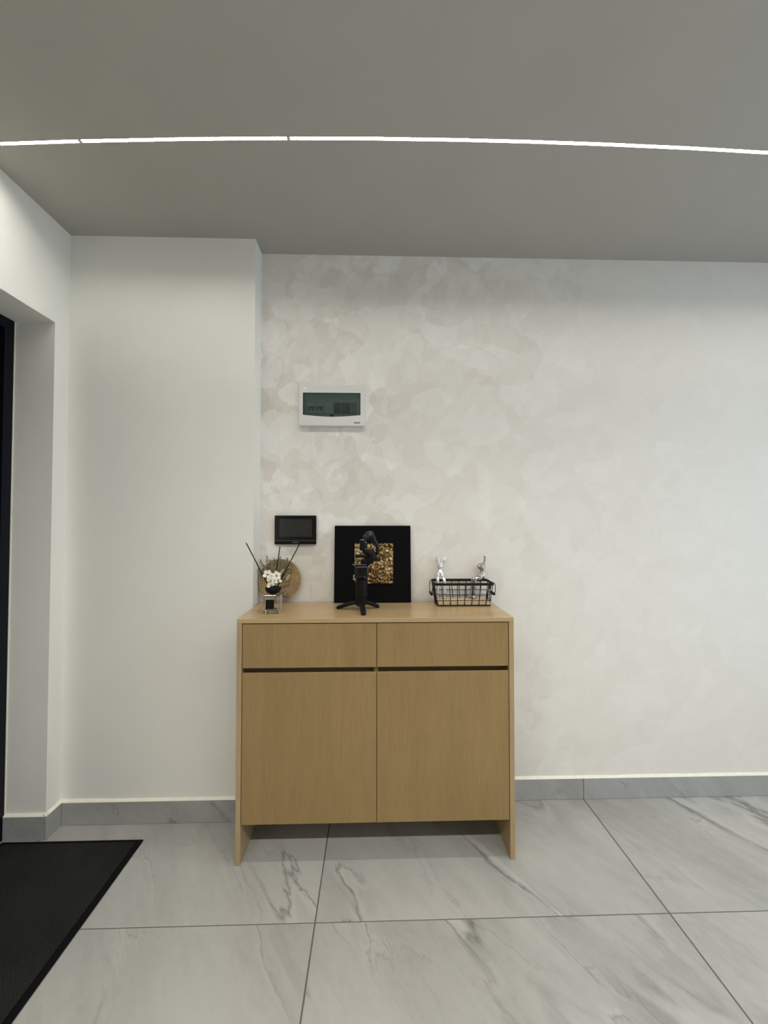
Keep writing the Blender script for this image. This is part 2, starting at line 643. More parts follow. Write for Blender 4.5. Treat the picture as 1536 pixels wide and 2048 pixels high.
# right wall with a window opening (off to the right of the picture)
struct('wall_right', prism([(YF, -0.02), (0.0, -0.02), (0.0, H + 0.05), (-0.7, H + 0.05), (-0.7, 0.5), (-2.3, 0.5), (-2.3, 2.2), (-0.7005, 2.2), (-0.7005, H + 0.05), (YF, H + 0.05)], 0, XR, XR + 0.12), WALL)

# ceiling with the slot of the linear light (its line bows gently toward the room in the middle)
SX = [-1.3611, -1.2743, -0.9988, -0.62, -0.2952, 0.0, 0.2564, 0.52, 0.7707, 1.08, 1.3838, 1.7, 2.1, 2.5, 2.79]


def sy(x):
    return -0.5845 + 0.0192 * (x - 0.42) ** 2 if x < 1.7 else -0.5845 + 0.0192 * 1.28 ** 2 + 0.049 * (x - 1.7)


SW, SD = 0.0052, 0.0068        # half width and depth of the slot
bm = bmesh.new()
rows = []
for x in [XL - 0.32] + SX + [XR + 0.1]:
    yy = sy(max(x, XL))
    pr = [(0.12, H), (yy + SW, H), (yy + SW, H + SD), (yy - SW, H + SD), (yy - SW, H), (YF - 0.1, H)]
    rows.append([bm.verts.new((x, y, z)) for y, z in pr] + [bm.verts.new((x, YF - 0.1, H + 0.06)), bm.verts.new((x, 0.12, H + 0.06))])
for A, B in zip(rows, rows[1:]):
    for k in range(8):
        bm.faces.new((A[k], A[(k + 1) % 8], B[(k + 1) % 8], B[k]))
bm.faces.new(rows[0])
bm.faces.new(list(reversed(rows[-1])))
struct('ceiling', bm, CEIL)


def linear_light(x0, x1, label):
    xs = [x0] + [x for x in SX if x0 + 0.01 < x < x1 - 0.01] + [x1]
    t = thing('linear_light', label, 'ceiling light', ((x0 + x1) / 2, sy((x0 + x1) / 2), H), 'linear lights in the ceiling slot')
    b = bmesh.new()
    rr = []
    for x in xs:
        y = sy(x)
        a, z0, z1 = SW - 0.0008, H + 0.0030, H + SD - 0.0005
        e = 0.001
        rr.append([b.verts.new((x, y + dy, z)) for dy, z in ((-a, z1), (-a, z0 + e), (-a + e, z0), (a - e, z0), (a, z0 + e), (a, z1))])
    for A, B in zip(rr, rr[1:]):
        for k in range(6):
            b.faces.new((A[k], A[(k + 1) % 6], B[(k + 1) % 6], B[k]))
    b.faces.new(rr[0])
    b.faces.new(list(reversed(rr[-1])))
    emit('diffuser', b, LED, t)
    for x, s in ((x0, 1), (x1, -1)):
        y = sy(x)
        emit('end_cap', box(x - 0.0016, x + 0.0016, y - SW + 0.0006, y + SW - 0.0006, H + 0.0005, H + SD - 0.0003), SLOTW, t)
    return t


linear_light(XL + 0.085, -0.9982, 'short lit white light strip at the left end of the ceiling slot')
linear_light(-0.9890, -0.2915, 'middle lit white light strip between the two dark joints in the ceiling')
linear_light(-0.2825, 2.74, 'long lit white light strip running off to the right in the ceiling')

# floor: grout bed and polished tiles
fl = struct('floor', box(XL - 0.3, XR + 0.1, YF, 0.1, -0.06, -0.0022), GROUT)
T1, TW, TR, TD, G = -0.1919, 1.1861, -0.549, 0.5931, 0.0022
cols = [T1 + TW * k for k in range(-2, 5)]
rows_ = [0.0, TR] + [TR - TD * k for k in range(1, 8)]
tile_cache = {}
for i in range(len(cols) - 1):
    for j in range(len(rows_) - 1):
        x0, x1 = max(cols[i], XL - 0.29) + G, min(cols[i + 1], XR + 0.05) - G
        y1, y0 = rows_[j] - (0.0005 if j == 0 else G * 0.8), max(rows_[j + 1], YF) + G * 0.8
        if x1 - x0 < 0.02 or y1 - y0 < 0.02:
            continue
        emit('tile', box(x0, x1, y0, y1, -0.012, 0.0, 0.0012), TILE, fl)

# skirting of the same stone with a cream bead of sealant on top
bb = struct('baseboard_back', box(XP + 0.012, XR, -0.003, 0.0005, 0, BH - 0.002), GROUT)
for x0, x1 in ((XP + 0.02, T1), (T1, T1 + TW), (T1 + TW, T1 + 2 * TW), (T1 + 2 * TW, T1 + 3 * TW)):
    emit('skirting_tile', box(x0 + 0.0012, x1 - 0.0012, -BT, -0.003, 0.0006, BH, 0.001), SKIRT, bb)


def bead_profile(n=5):
    return [(0.0, 0.0), (-BT * 0.96, 0.0)] + [(-BT * 0.96 * (1 - math.sin(math.pi / 2 * k / n)) , 0.0085 * math.sin(math.pi / 2 * k / n) ** 0.8) for k in range(1, n + 1)]


def bead(name, parent, x0, x1, y):
    b = bmesh.new()
    n = max(2, int((x1 - x0) / 0.05))
    pf = bead_profile()
    rr = []
    for i in range(n + 1):
        x = x0 + (x1 - x0) * i / n
        s = 1.0 + 0.35 * noise.noise(V((x * 7, y * 3, 0.3)))
        rr.append([b.verts.new((x, y + p, BH + q * s)) for p, q in pf])
    m = len(pf)
    for A, B in zip(rr, rr[1:]):
        for k in range(m):
            b.faces.new((A[k], A[(k + 1) % m], B[(k + 1) % m], B[k]))
    b.faces.new(rr[0])
    b.faces.new(list(reversed(rr[-1])))
    return emit(name, b, CAULK, parent, smooth=False)


bead('sealant_bead', bb, XP + 0.02, XR - 0.01, 0.0)
bl = struct('baseboard_left', box(XL, XP, PY - 0.003, PY + 0.0005, 0, BH - 0.002), GROUT)
emit('skirting_tile', box(XL + BT + 0.0008, XP - 0.0005, PY - BT, PY - 0.003, 0.0006, BH, 0.001), SKIRT, bl)
emit('skirting_tile', box(XL - 0.0005, XL + BT, YO - BT, PY - 0.0012, 0.0006, BH, 0.001), SKIRT, bl)
emit('skirting_tile', box(XL - RO + 0.002, XL - 0.0012, YO - BT, YO, 0.0006, BH, 0.001), SKIRT, bl)
bead('sealant_bead', bl, XL, XP - 0.002, PY)
bead('sealant_bead', bl, XL - RO + 0.002, XL + BT * 0.9, YO)
pf = [(XL - p, BH + q) for p, q in bead_profile()]
emit('sealant_bead', prism([(a, c) for a, c in pf], 1, YO - BT * 0.9, PY), CAULK, bl)

# entrance door in the left wall
XD = XL - RO
d = struct('door_1', box(XD - 0.075, XD - 0.04, YO2 + 0.05, YO - 0.05, 0.012, ZO - 0.05, 0.002), DOORM)
emit('door_frame', prism([(YO - 0.0005, 0.0), (YO - 0.0005, ZO - 0.0005), (YO2 + 0.0005, ZO - 0.0005), (YO2 + 0.0005, 0.0), (YO2 + 0.045, 0.0), (YO2 + 0.045, ZO - 0.045), (YO - 0.045, ZO - 0.045), (YO - 0.045, 0.0)], 0, XD - 0.12, XD), DOORF, d)
emit('door_panel', box(XD - 0.041, XD - 0.030, YO2 + 0.19, YO - 0.17, 1.15, ZO - 0.19, 0.004, 2), DOORM, d)
emit('door_panel', box(XD - 0.041, XD - 0.030, YO2 + 0.19, YO - 0.17, 0.16, 1.01, 0.004, 2), DOORM, d)
hd = emit('door_handle', box(XD - 0.041, XD - 0.034, YO2 + 0.085, YO2 + 0.135, 0.93, 1.19, 0.002), GREYM, d)
emit('lever', tube([(XD - 0.034, YO2 + 0.11, 1.07), (XD + 0.01, YO2 + 0.11, 1.07), (XD + 0.012, YO2 + 0.13, 1.07), (XD + 0.012, YO2 + 0.23, 1.068)], 0.008, 10), GREYM, hd, smooth=True)
emit('threshold', box(XD - 0.12, XD - 0.002, YO2 + 0.046, YO - 0.046, 0.0, 0.011, 0.002), GREYM, d)
emit('sealant_bead', box(XD - 0.001, XD + 0.003, YO - 0.003, YO + 0.001, BH + 0.008, ZO - 0.001), CAULK, d)

# window frame in the right wall, beyond the picture's edge
wn = struct('window_1', holed_plate([(YO2 * 0 - 0.7, 0.5), (-0.7, 2.2), (-2.3, 2.2), (-2.3, 0.5)], [(-0.76, 0.56), (-0.76, 2.14), (-2.24, 2.14), (-2.24, 0.56)], 0, 0.05), ABS)
wn.rotation_euler = (0, 0, 0)
for v in wn.data.vertices:                  # the plate was laid in xz; turn it into the wall's plane
    x, y = v.co.x, v.co.y
    v.co.x, v.co.y = y, x
wn.location = (XR + 0.06, -1.5, 1.35)

# ------------------------------------------------------------------ door mat
mx0, mx1, my0, my1 = XL - RO + 0.012, -0.9465, -1.16, -0.2
mat = thing('door_mat', 'black rectangular carpet door mat with smooth border by the dark door', 'door mat', ((mx0 + mx1) / 2, (my0 + my1) / 2, 0))
emit('rubber_border', box(mx0, mx1, my0, my1, 0.0003, 0.0062, 0.002), RIM, mat)
emit('carpet_pile', box(mx0 + 0.022, mx1 - 0.022, my0 + 0.022, my1 - 0.016, 0.006, 0.0095, 0.002), CARPET, mat)

# ------------------------------------------------------------------ shoe cabinet
C0, C1, CF, CB, CH = -0.5286, 0.5515, -0.3307, -0.0135, 0.9369
PT = 0.019
cab = thing('shoe_cabinet', 'light oak shoe cabinet with two drawers above two doors, against the wall', 'cabinet', ((C0 + C1) / 2, (CF + CB) / 2, 0))
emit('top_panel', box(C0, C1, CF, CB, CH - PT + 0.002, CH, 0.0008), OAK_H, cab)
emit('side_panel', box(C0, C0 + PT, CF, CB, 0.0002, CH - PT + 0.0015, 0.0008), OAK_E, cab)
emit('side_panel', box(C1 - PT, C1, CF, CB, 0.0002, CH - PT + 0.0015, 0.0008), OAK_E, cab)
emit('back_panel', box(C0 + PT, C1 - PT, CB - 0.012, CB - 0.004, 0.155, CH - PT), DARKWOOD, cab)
emit('bottom_panel', box(C0 + PT, C1 - PT, CF + 0.021, CB - 0.012, 0.158, 0.176), OAK_H, cab)
emit('divider', box(0.0, 0.018, CF + 0.021, CB - 0.012, 0.176, CH - PT), OAK_V, cab)
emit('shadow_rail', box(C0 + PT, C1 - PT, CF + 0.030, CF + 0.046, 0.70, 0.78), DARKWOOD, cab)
xm = 0.0122
for x0, x1 in ((C0 + PT + 0.0026, xm - 0.0013), (xm + 0.0013, C1 - PT - 0.0026)):
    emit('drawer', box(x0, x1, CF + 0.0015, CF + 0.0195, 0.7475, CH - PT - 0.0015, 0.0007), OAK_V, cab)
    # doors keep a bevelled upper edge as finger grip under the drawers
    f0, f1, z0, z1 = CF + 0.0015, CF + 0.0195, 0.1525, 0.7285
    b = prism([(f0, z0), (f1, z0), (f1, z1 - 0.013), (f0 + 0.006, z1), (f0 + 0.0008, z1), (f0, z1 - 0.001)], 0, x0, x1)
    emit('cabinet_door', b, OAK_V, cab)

# ------------------------------------------------------------------ distribution box on the wall
fx0, fx1, fz0, fz1 = -0.3545, -0.0435, 1.7665, 1.9635
fb = thing('distribution_box', 'white wall-mounted electrical distribution box with smoked green window', 'fuse box', ((fx0 + fx1) / 2, 0, fz0))
wx0, wx1, wz1 = -0.3355, -0.0632, 1.9245
arc = [(wx1 + (wx0 - wx1) * k / 12.0, 1.8185 - 0.0085 * math.sin(math.pi * k / 12.0)) for k in range(13)]
window = [(wx0, wz1), (wx1, wz1)] + arc
b = holed_plate(rrect(fx0, fx1, fz0, fz1, 0.006), window, -0.0185, -0.0005)
front = [e for e in b.edges if all(abs(v.co.y + 0.0185) < 1e-5 for v in e.verts) and len(e.link_faces) == 2 and any(abs(f.normal.y) < 0.5 or abs(f.calc_center_median().y + 0.0185) > 1e-5 for f in e.link_faces)]
outer = [e for e in front if any(abs(v.co.x - fx0) < 0.0065 or abs(v.co.x - fx1) < 0.0065 or abs(v.co.z - fz0) < 1e-4 or abs(v.co.z - fz1) < 1e-4 for v in e.verts)]
bmesh.ops.bevel(b, geom=outer, offset=0.004, segments=3, affect='EDGES', profile=0.6)
emit('housing', b, ABS, fb)
bp = emit('back_plate', box(wx0 - 0.004, wx1 + 0.004, -0.0035, -0.0008, 1.8035, wz1 + 0.004), GREYABS, fb)
sl = [(-0.3215, 1.8275), (-0.3215, 1.8825), (-0.0835, 1.8825), (-0.0835, 1.8275)]
emit('slot_frame', holed_plate([(-0.3235, 1.8255), (-0.3235, 1.8845), (-0.0815, 1.8845), (-0.0815, 1.8255)], sl, -0.0065, -0.0034), SLATABS, fb)
for x in (-0.3165, -0.2775):
    br = emit('breaker', box(x, x + 0.0365, -0.0075, -0.0034, 1.8285, 1.8815, 0.0008), GREYABS, fb)
    b = box(x + 0.002, x + 0.0345, -0.0112, -0.0074, 1.8520, 1.8610, 0.0006)
    box(x + 0.0055, x + 0.0135, -0.0108, -0.0074, 1.8410, 1.8522, 0.0004, bm=b)
    box(x + 0.0230, x + 0.0310, -0.0108, -0.0074, 1.8410, 1.8522, 0.0004, bm=b)
    emit('toggle', b, BLUE, br)
emit('breaker', box(-0.2385, -0.1925, -0.0075, -0.0034, 1.8285, 1.8815, 0.0008), GREYABS, fb)
for x0, x1 in ((-0.1905, -0.1585), (-0.1540, -0.1135)):
    emit('breaker_window', box(x0, x1, -0.0085, -0.0034, 1.8295, 1.8795, 0.0008), DARKWIN, fb)
for k in range(4):
    emit('blank_slat', box(-0.1105 + k * 0.0066, -0.1049 + k * 0.0066, -0.0062, -0.0034, 1.829, 1.881, 0.0004), SLATABS, fb)
emit('window_cover', prism([(x * 0.994 + (wx0 + wx1) / 2 * 0.006, z * 0.994 + 1.868 * 0.006) for x, z in window], 1, -0.0155, -0.0140), SMOKED, fb)
sealb = holed_plate(window, [(x * 0.976 + (wx0 + wx1) / 2 * 0.024, z * 0.968 + 1.868 * 0.032) for x, z in window], -0.0150, -0.0138)
emit('window_gasket', sealb, LETTER, fb)
emit('window_catch', ball((-0.199, -0.0155, 1.8145), 0.010, 1.0, 0.3, 0.55), BLACK, fb, smooth=True)
emit('pink_dot', ball((-0.3262, -0.0190, 1.9447), 0.0026, 1, 0.5, 1), PINKDOT, fb, smooth=True)  # small pink dot with a weak glow on the housing
b = bmesh.new()
for k in range(7):
    x = -0.0945 + k * 0.0044
    box(x, x + 0.0011, -0.0190, -0.0184, 1.7790, 1.7844, bm=b)
    box(x, x + 0.0036, -0.0190, -0.0184, 1.7832 if k % 2 else 1.7790, 1.7844 if k % 2 else 1.7802, bm=b)
    box(x + 0.0026, x + 0.0036, -0.0190, -0.0184, 1.7790, 1.7844, bm=b)
    box(x + 0.001, x + 0.0028, -0.0190, -0.0184, 1.7811, 1.7822, bm=b)
mk = emit('brand_mark', b, LETTER, fb)
mk['kind'] = 'stuff'

# ------------------------------------------------------------------ intercom monitor
ix0, ix1, iz0, iz1 = -0.4640, -0.2705, 1.2065, 1.3420
ic = thing('intercom_monitor', 'black flat intercom monitor with switched-off screen on the wall', 'intercom', ((ix0 + ix1) / 2, 0, iz0))
emit('housing', box(ix0, ix1, -0.0220, -0.008, iz0, iz1, 0.0018, 2), BLACK, ic)
emit('wall_mount', box(ix0 + 0.012, ix1 - 0.012, -0.009, -0.0002, iz0 + 0.01, iz1 - 0.01, 0.001), BLACK, ic)
emit('front_glass', box(ix0 + 0.002, ix1 - 0.002, -0.0228, -0.0219, iz0 + 0.0205, iz1 - 0.002, 0.0003), BLACKG, ic)
emit('screen', box(-0.4408, -0.2895, -0.0233, -0.0227, 1.2425, 1.3255), SCREEN, ic)
emit('trim_line', box(ix0 + 0.003, ix1 - 0.002, -0.0230, -0.0218, iz0 + 0.0165, iz0 + 0.0197), GREYM, ic)
emit('brand_plate', box(-0.380, -0.352, -0.0226, -0.0218, iz0 + 0.0065, iz0 + 0.0125), GREYM, ic)

# ------------------------------------------------------------------ black panel with gold relief, leaning on the wall
art = thing('framed_relief', 'square black art panel with crinkled gold relief, leaning on the wall', 'wall art', (-0.005, -0.035, CH))
PW, PH, PTH = 0.3575, 0.3565, 0.014
tilt = math.atan2(0.0305, PH)
ct, st_ = math.cos(tilt), math.sin(tilt)


def art_pt(x, d, h):
    """x across, d out of the face, h up the panel"""
    return V((-0.0048 + x, -0.0475 + h * st_ - d * ct + PTH * 0, CH + 0.0008 + h * ct - d * st_ + 0.0))


def art_tf(b):
    for v in b.verts:
        v.co = art_pt(v.co.x, -v.co.y, v.co.z)
    return b


b = box(-PW / 2, PW / 2, 0, PTH, 0.0, PH, 0.0015)
emit('black_panel', art_tf(b), BLACKM, art)
gx0, gx1, gz0, gz1 = -0.0845, 0.0955, 0.0900, 0.2745
N = 64
b = bmesh.new()
grid = []
for j in range(N + 1):
    row = []
    for i in range(N + 1):
        x, z = gx0 + (gx1 - gx0) * i / N, gz0 + (gz1 - gz0) * j / N
        jx = noise.noise(V((x * 120, z * 120, 3.0))) * 0.0012
        jz = noise.noise(V((x * 120, z * 120, 9.0))) * 0.0012
        p = V((x * 62, z * 62, 1.7))
        hgt = abs(noise.noise(p)) * 0.0060 + noise.noise(p * 2.6) * 0.0026
        for cx_, cz_, r_ in ((0.018, 0.168, 0.022), (-0.045, 0.19, 0.018), (0.062, 0.225, 0.018), (0.05, 0.125, 0.024), (-0.012, 0.118, 0.016)):
            dd = math.hypot(x - cx_, (z - cz_) * 1.5)
            hgt += 0.005 * math.exp(-((dd - r_) / 0.0055) ** 2)
        row.append(b.verts.new((x + jx, -0.0015 - max(0.0, hgt), z + jz)))
    grid.append(row)
for j in range(N):
    for i in range(N):
        b.faces.new((grid[j][i], grid[j][i + 1], grid[j + 1][i + 1], grid[j + 1][i]))
rim_ = [grid[0][i] for i in range(N + 1)] + [grid[j][N] for j in range(1, N + 1)] + [grid[N][i] for i in range(N - 1, -1, -1)] + [grid[j][0] for j in range(N - 1, 0, -1)]
low = [b.verts.new((v.co.x, 0.0, v.co.z)) for v in rim_]
for k in range(len(rim_)):
    b.faces.new((rim_[k], low[k], low[(k + 1) % len(low)], rim_[(k + 1) % len(low)]))
emit('gold_relief', art_tf(b), GOLD, art)

# ------------------------------------------------------------------ phone gimbal on mini tripod
gc = V((-0.054, -0.190, CH))
gm = thing('phone_gimbal', 'black folded phone gimbal standing on its small tripod before the black panel', 'gimbal', gc)
emit('tripod_hub', lathe([(0.0, CH + 0.017), (0.014, CH + 0.017), (0.021, CH + 0.022), (0.0225, CH + 0.045), (0.0235, CH + 0.060), (0.0, CH + 0.060)], gc.x, gc.y, 28), BLACK, gm, smooth=False)
for fxp, fyp in ((-0.156, -0.166), (0.020, -0.147), (-0.040, -0.285)):
    f = V((fxp, fyp, CH + 0.0068))
    c = V((gc.x, gc.y, CH + 0.034))
    dirn = (V((f.x, f.y, 0)) - V((c.x, c.y, 0))).normalized()
    p0 = c + dirn * 0.012
    pts = [p0, p0.lerp(f, 0.3) + V((0, 0, 0.003)), p0.lerp(f, 0.75) + V((0, 0, 0.001)), p0.lerp(f, 0.95), f, f + dirn * 0.004]
    side = dirn.cross(V((0, 0, 1)))
    emit('tripod_leg', tube(pts, [0.0125, 0.0125, 0.0115, 0.0108, 0.0095, 0.005], 14, flat=0.72, updir=(0, 0, 1)), BLACK, gm, smooth=True)
z = CH
emit('handle', lathe([(0.0, z + 0.060), (0.0245, z + 0.060), (0.0255, z + 0.064), (0.0250, z + 0.100), (0.0245, z + 0.126), (0.0255, z + 0.134), (0.0, z + 0.134)], gc.x + 0.003, gc.y, 32), BLACK, gm, smooth=False)
grip = box(gc.x - 0.027, gc.x + 0.033, gc.y - 0.027, gc.y + 0.024, z + 0.1345, z + 0.192, 0.011, 4)
ge = emit('control_grip', grip, BLACKG, gm, smooth=True)
emit('joystick', ball((gc.x + 0.016, gc.y - 0.029, z + 0.143), 0.0075, 1, 0.6, 1), BLACKG, ge, smooth=True)
emit('button', cyl((gc.x + 0.026, gc.y - 0.026, z + 0.139), (gc.x + 0.026, gc.y - 0.0305, z + 0.139), 0.0033, 12, 0.001), GREYM, ge, smooth=True)
emit('trigger', box(gc.x - 0.0325, gc.x - 0.026, gc.y - 0.012, gc.y + 0.006, z + 0.128, z + 0.150, 0.0025, 2), SILVER, ge)
emit('ring_plate', box(gc.x - 0.036, gc.x + 0.024, gc.y - 0.024, gc.y + 0.020, z + 0.1925, z + 0.1965, 0.0015), GREYM, gm)
emit('pan_motor', lathe([(0.0, z + 0.197), (0.017, z + 0.197), (0.0185, z + 0.200), (0.0185, z + 0.214), (0.0, z + 0.216)], gc.x + 0.016, gc.y, 24), BLACK, gm, smooth=False)
# roll arm: thick elbow that rises from the pan motor to the right
b = tube([(gc.x + 0.020, gc.y, z + 0.205), (gc.x + 0.036, gc.y - 0.002, z + 0.212), (gc.x + 0.047, gc.y - 0.004, z + 0.226), (gc.x + 0.043, gc.y - 0.006, z + 0.243), (gc.x + 0.024, gc.y - 0.008, z + 0.250), (gc.x + 0.006, gc.y - 0.008, z + 0.249)], [0.017, 0.019, 0.021, 0.019, 0.011, 0.007], 16)
emit('roll_arm', voxel(b, 0.0016, 6), BLACK, gm, smooth=True)
emit('phone_clamp', box(gc.x - 0.026, gc.x + 0.028, gc.y - 0.016, gc.y + 0.002, z + 0.2235, z + 0.2365, 0.003, 2), BLACK, gm)
emit('clamp_pin', cyl((gc.x + 0.050, gc.y, z + 0.219), (gc.x + 0.084, gc.y + 0.004, z + 0.213), 0.0055, 14, 0.002), BLACK, gm, smooth=True)
# upper swing arm: a slim curved blade
b = tube([(gc.x + 0.063, gc.y + 0.002, z + 0.236), (gc.x + 0.072, gc.y + 0.002, z + 0.248), (gc.x + 0.070, gc.y, z + 0.272), (gc.x + 0.055, gc.y, z + 0.298), (gc.x + 0.045, gc.y - 0.002, z + 0.318), (gc.x + 0.034, gc.y - 0.004, z + 0.330)], [0.006, 0.0085, 0.0088, 0.010, 0.012, 0.011], 14, flat=1.0)
emit('swing_arm', b, BLACKG, gm, smooth=True)
emit('top_motor', voxel(ball((gc.x + 0.036, gc.y - 0.004, z + 0.322), 0.0185, 1.05, 0.9, 0.85, bm=ball((gc.x + 0.022, gc.y - 0.006, z + 0.310), 0.016)), 0.0016, 5), BLACKG, gm, smooth=True)
emit('motor_cap', cyl((gc.x + 0.038, gc.y - 0.0195, z + 0.325), (gc.x + 0.038, gc.y - 0.0235, z + 0.325), 0.0085, 18, 0.002), GREYM, gm, smooth=True)
tm = emit('tilt_motor', lathe([(0.0, z + 0.254), (0.0145, z + 0.254), (0.0165, z + 0.257), (0.0165, z + 0.292), (0.014, z + 0.298), (0.0, z + 0.299)], gc.x + 0.010, gc.y - 0.004, 26), BLACK, gm, smooth=False)
emit('motor_ring', lathe([(0.0140, z + 0.2985), (0.0140, z + 0.3005), (0.0, z + 0.3010), (0.0, z + 0.2985)], gc.x + 0.010, gc.y - 0.004, 24), SILVER, tm)
emit('screw', ball((gc.x + 0.021, gc.y - 0.0165, z + 0.2885), 0.0030), SILVER, tm, smooth=True)
emit('screw', ball((gc.x + 0.021, gc.y - 0.0165, z + 0.2600), 0.0028), SILVER, tm, smooth=True)

# ------------------------------------------------------------------ reed diffuser
dx, dy = -0.418, -0.2185
hw = 0.0325
rd = thing('reed_diffuser', 'square glass reed diffuser with black bowl cap, three dark reeds and white flowers', 'diffuser', (dx, dy, CH))
z0, z1 = CH + 0.0004, CH + 0.076
b = bmesh.new()
box(dx - hw, dx + hw, dy - hw, dy + hw, z0, z1, 0.0035, 3, bm=b)
inner = box(dx - hw + 0.006, dx + hw - 0.006, dy - hw + 0.006, dy + hw - 0.006, z0 + 0.013, z1 - 0.005, 0.004, 2)
bmesh.ops.recalc_face_normals(b, faces=b.faces[:])
bmesh.ops.recalc_face_normals(inner, faces=inner.faces[:])
bmesh.ops.reverse_faces(inner, faces=inner.faces[:])
merge(b, inner)
me = bpy.data.meshes.new('bottle')
c = V((dx, dy, (z0 + z1) / 2))
bmesh.ops.translate(b, verts=b.verts[:], vec=-c)
b.to_mesh(me)
b.free()
me.materials.append(GLASS)
bo = bpy.data.objects.new('bottle', me)
COL.objects.link(bo)
bo.parent = rd
bo.location = c - org(rd)
lb = emit('label', box(dx - 0.0225, dx + 0.0115, dy - hw - 0.0009, dy - hw - 0.0002, z0 + 0.0195, z0 + 0.0575), LABEL, rd)
emit('emblem', cyl((dx - 0.0055, dy - hw - 0.0008, z0 + 0.0385), (dx - 0.0055, dy - hw - 0.0013, z0 + 0.0385), 0.0085, 20), EMBLEM, lb)
emit('collar', lathe([(0.0, z1), (0.014, z1), (0.014, z1 + 0.004), (0.0, z1 + 0.004)], dx, dy, 20), BLACKG, rd)
bowl = [(r_ * 1.12, z_) for r_, z_ in [(0.0, z1 + 0.0035), (0.0150, z1 + 0.0035), (0.0220, z1 + 0.007), (0.0272, z1 + 0.014), (0.0300, z1 + 0.0235), (0.0303, z1 + 0.0270), (0.0290, z1 + 0.0275), (0.0275, z1 + 0.0245), (0.0180, z1 + 0.0225), (0.0, z1 + 0.0220)]]
emit('bowl_cap', lathe(bowl, dx, dy, 36), BLACK, rd, smooth=True)
zb = z1 + 0.0222
for bxo, tip in ((-0.008, (-0.5285, dy - 0.010, 1.2255)), (0.000, (-0.3925, dy + 0.004, 1.2085)), (0.0065, (-0.3105, dy + 0.000, 1.2190))):
    p0 = V((dx + bxo, dy, zb - 0.012))
    emit('reed', tube([p0, p0.lerp(V(tip), 0.5), V(tip)], 0.0021, 8), REED, rd, smooth=True)


def petal(center, nrm, ang, L, wd, cup):
    nrm = V(nrm).normalized()
    a = V((1, 0, 0)) - nrm * nrm.x
    a.normalize()
    bb = nrm.cross(a)
    d1 = a * math.cos(ang) + bb * math.sin(ang)
    d2 = nrm.cross(d1)
    bm_ = bmesh.new()
    vs = []
    n, m = 7, 4
    for layer in (0, 1):
        g = []
        for i in range(n + 1):
            t_ = i / n
            w_ = wd * (math.sin(math.pi * (0.12 + 0.80 * t_) ** 1.15)) ** 0.8 + 0.0006
            r = []
            for j in range(m + 1):
                s = (j / m - 0.5) * 2
                hh = cup * (t_ ** 1.6) * 0.8 + cup * 0.35 * s * s - layer * 0.0007
                r.append(bm_.verts.new(V(center) + d1 * (0.0015 + L * t_) + d2 * (w_ * s) + nrm * hh))
            g.append(r)
        vs.append(g)
    for g in vs:
        for i in range(n):
            for j in range(m):
                bm_.faces.new((g[i][j], g[i][j + 1], g[i + 1][j + 1], g[i + 1][j]))
    for i in range(n):
        for j in (0, m):
            bm_.faces.new((vs[0][i][j], vs[0][i + 1][j], vs[1][i + 1][j], vs[1][i][j]))
    for j in range(m):
        for i in (0, n):
            bm_.faces.new((vs[0][i][j], vs[0][i][j + 1], vs[1][i][j + 1], vs[1][i][j]))
    return bm_


def flower(center, nrm, angs, L, heart, stem_to, lens=None):
    c = V(center)
    p0 = V(stem_to)
    back = c - V(nrm).normalized() * 0.003
    fo = emit('flower', tube([p0, p0.lerp(back, 0.6) + V((0, 0.004, 0)), back], 0.0009, 6), WIREG, rd, smooth=True)
    for k, a in enumerate(angs):
        emit('petal', petal(c, nrm, math.radians(a), L * (lens[k] if lens else 1), L * 0.40, L * 0.22), PETAL, fo, smooth=True)
    emit('flower_heart', ball(c - V((0, 0.001, 0)), 0.0042, 1.3, 0.6, 0.9), heart, fo, smooth=True)
    return fo


yb = dy - 0.012
flower((-0.4385, yb, 1.0950), (0, -1, 0.15), (128, 62, 8, -62, 200), 0.0185, PCENT, (dx - 0.004, dy, zb))
flower((-0.4030, yb + 0.004, 1.0895), (0.15, -1, 0.12), (95, 30, -38, 212, 160), 0.0175, PCENT, (dx + 0.004, dy, zb))
flower((-0.4235, yb - 0.003, 1.0710), (-0.05, -1, 0.1), (90, 168, 20, -40), 0.0160, PCENTG, (dx, dy, zb))
flower((-0.4240, yb - 0.001, 1.0500), (0, -0.9, 0.4), (150, 105, 62, 25, 200), 0.0150, PCENTG, (dx, dy - 0.004, zb))
flower((-0.3960, yb + 0.003, 1.0690), (0.2, -1, 0.2), (70, -10, 145, 215), 0.0135, PCENT, (dx + 0.006, dy, zb))

# ------------------------------------------------------------------ coiled straw disc with dried plants
RD = 0.1015
dk = thing('straw_disc', 'round coiled straw disc with dried plants, leaning in the corner by the pier', 'wall decoration', (-0.4325, -0.035, CH))
dtl = math.atan2(0.030, 2 * RD)
dcx, dby = -0.4325, -0.0475
dst, dct = math.sin(dtl), math.cos(dtl)


def dpt(u, v, out):
    """u across, v up from the disc's middle, out from its face"""
    h = v + RD
    return V((dcx + u, dby + h * dst - out * dct, CH + 0.0052 + h * dct - out * dst))


pts, turns, per = [], 11, 48
for k in range(turns * per + 1):
    a = 2 * math.pi * k / per - math.radians(115)
    r = 0.004 + (RD - 0.0042 - 0.004) * k / (turns * per)
    pts.append(dpt(r * math.cos(a), r * math.sin(a), 0.0))
emit('coiled_rope', tube(pts, [0.0042] * (len(pts) - 10) + [0.0042 * (1 - 0.08 * q) for q in range(10)], 10), ROPE, dk, smooth=True)


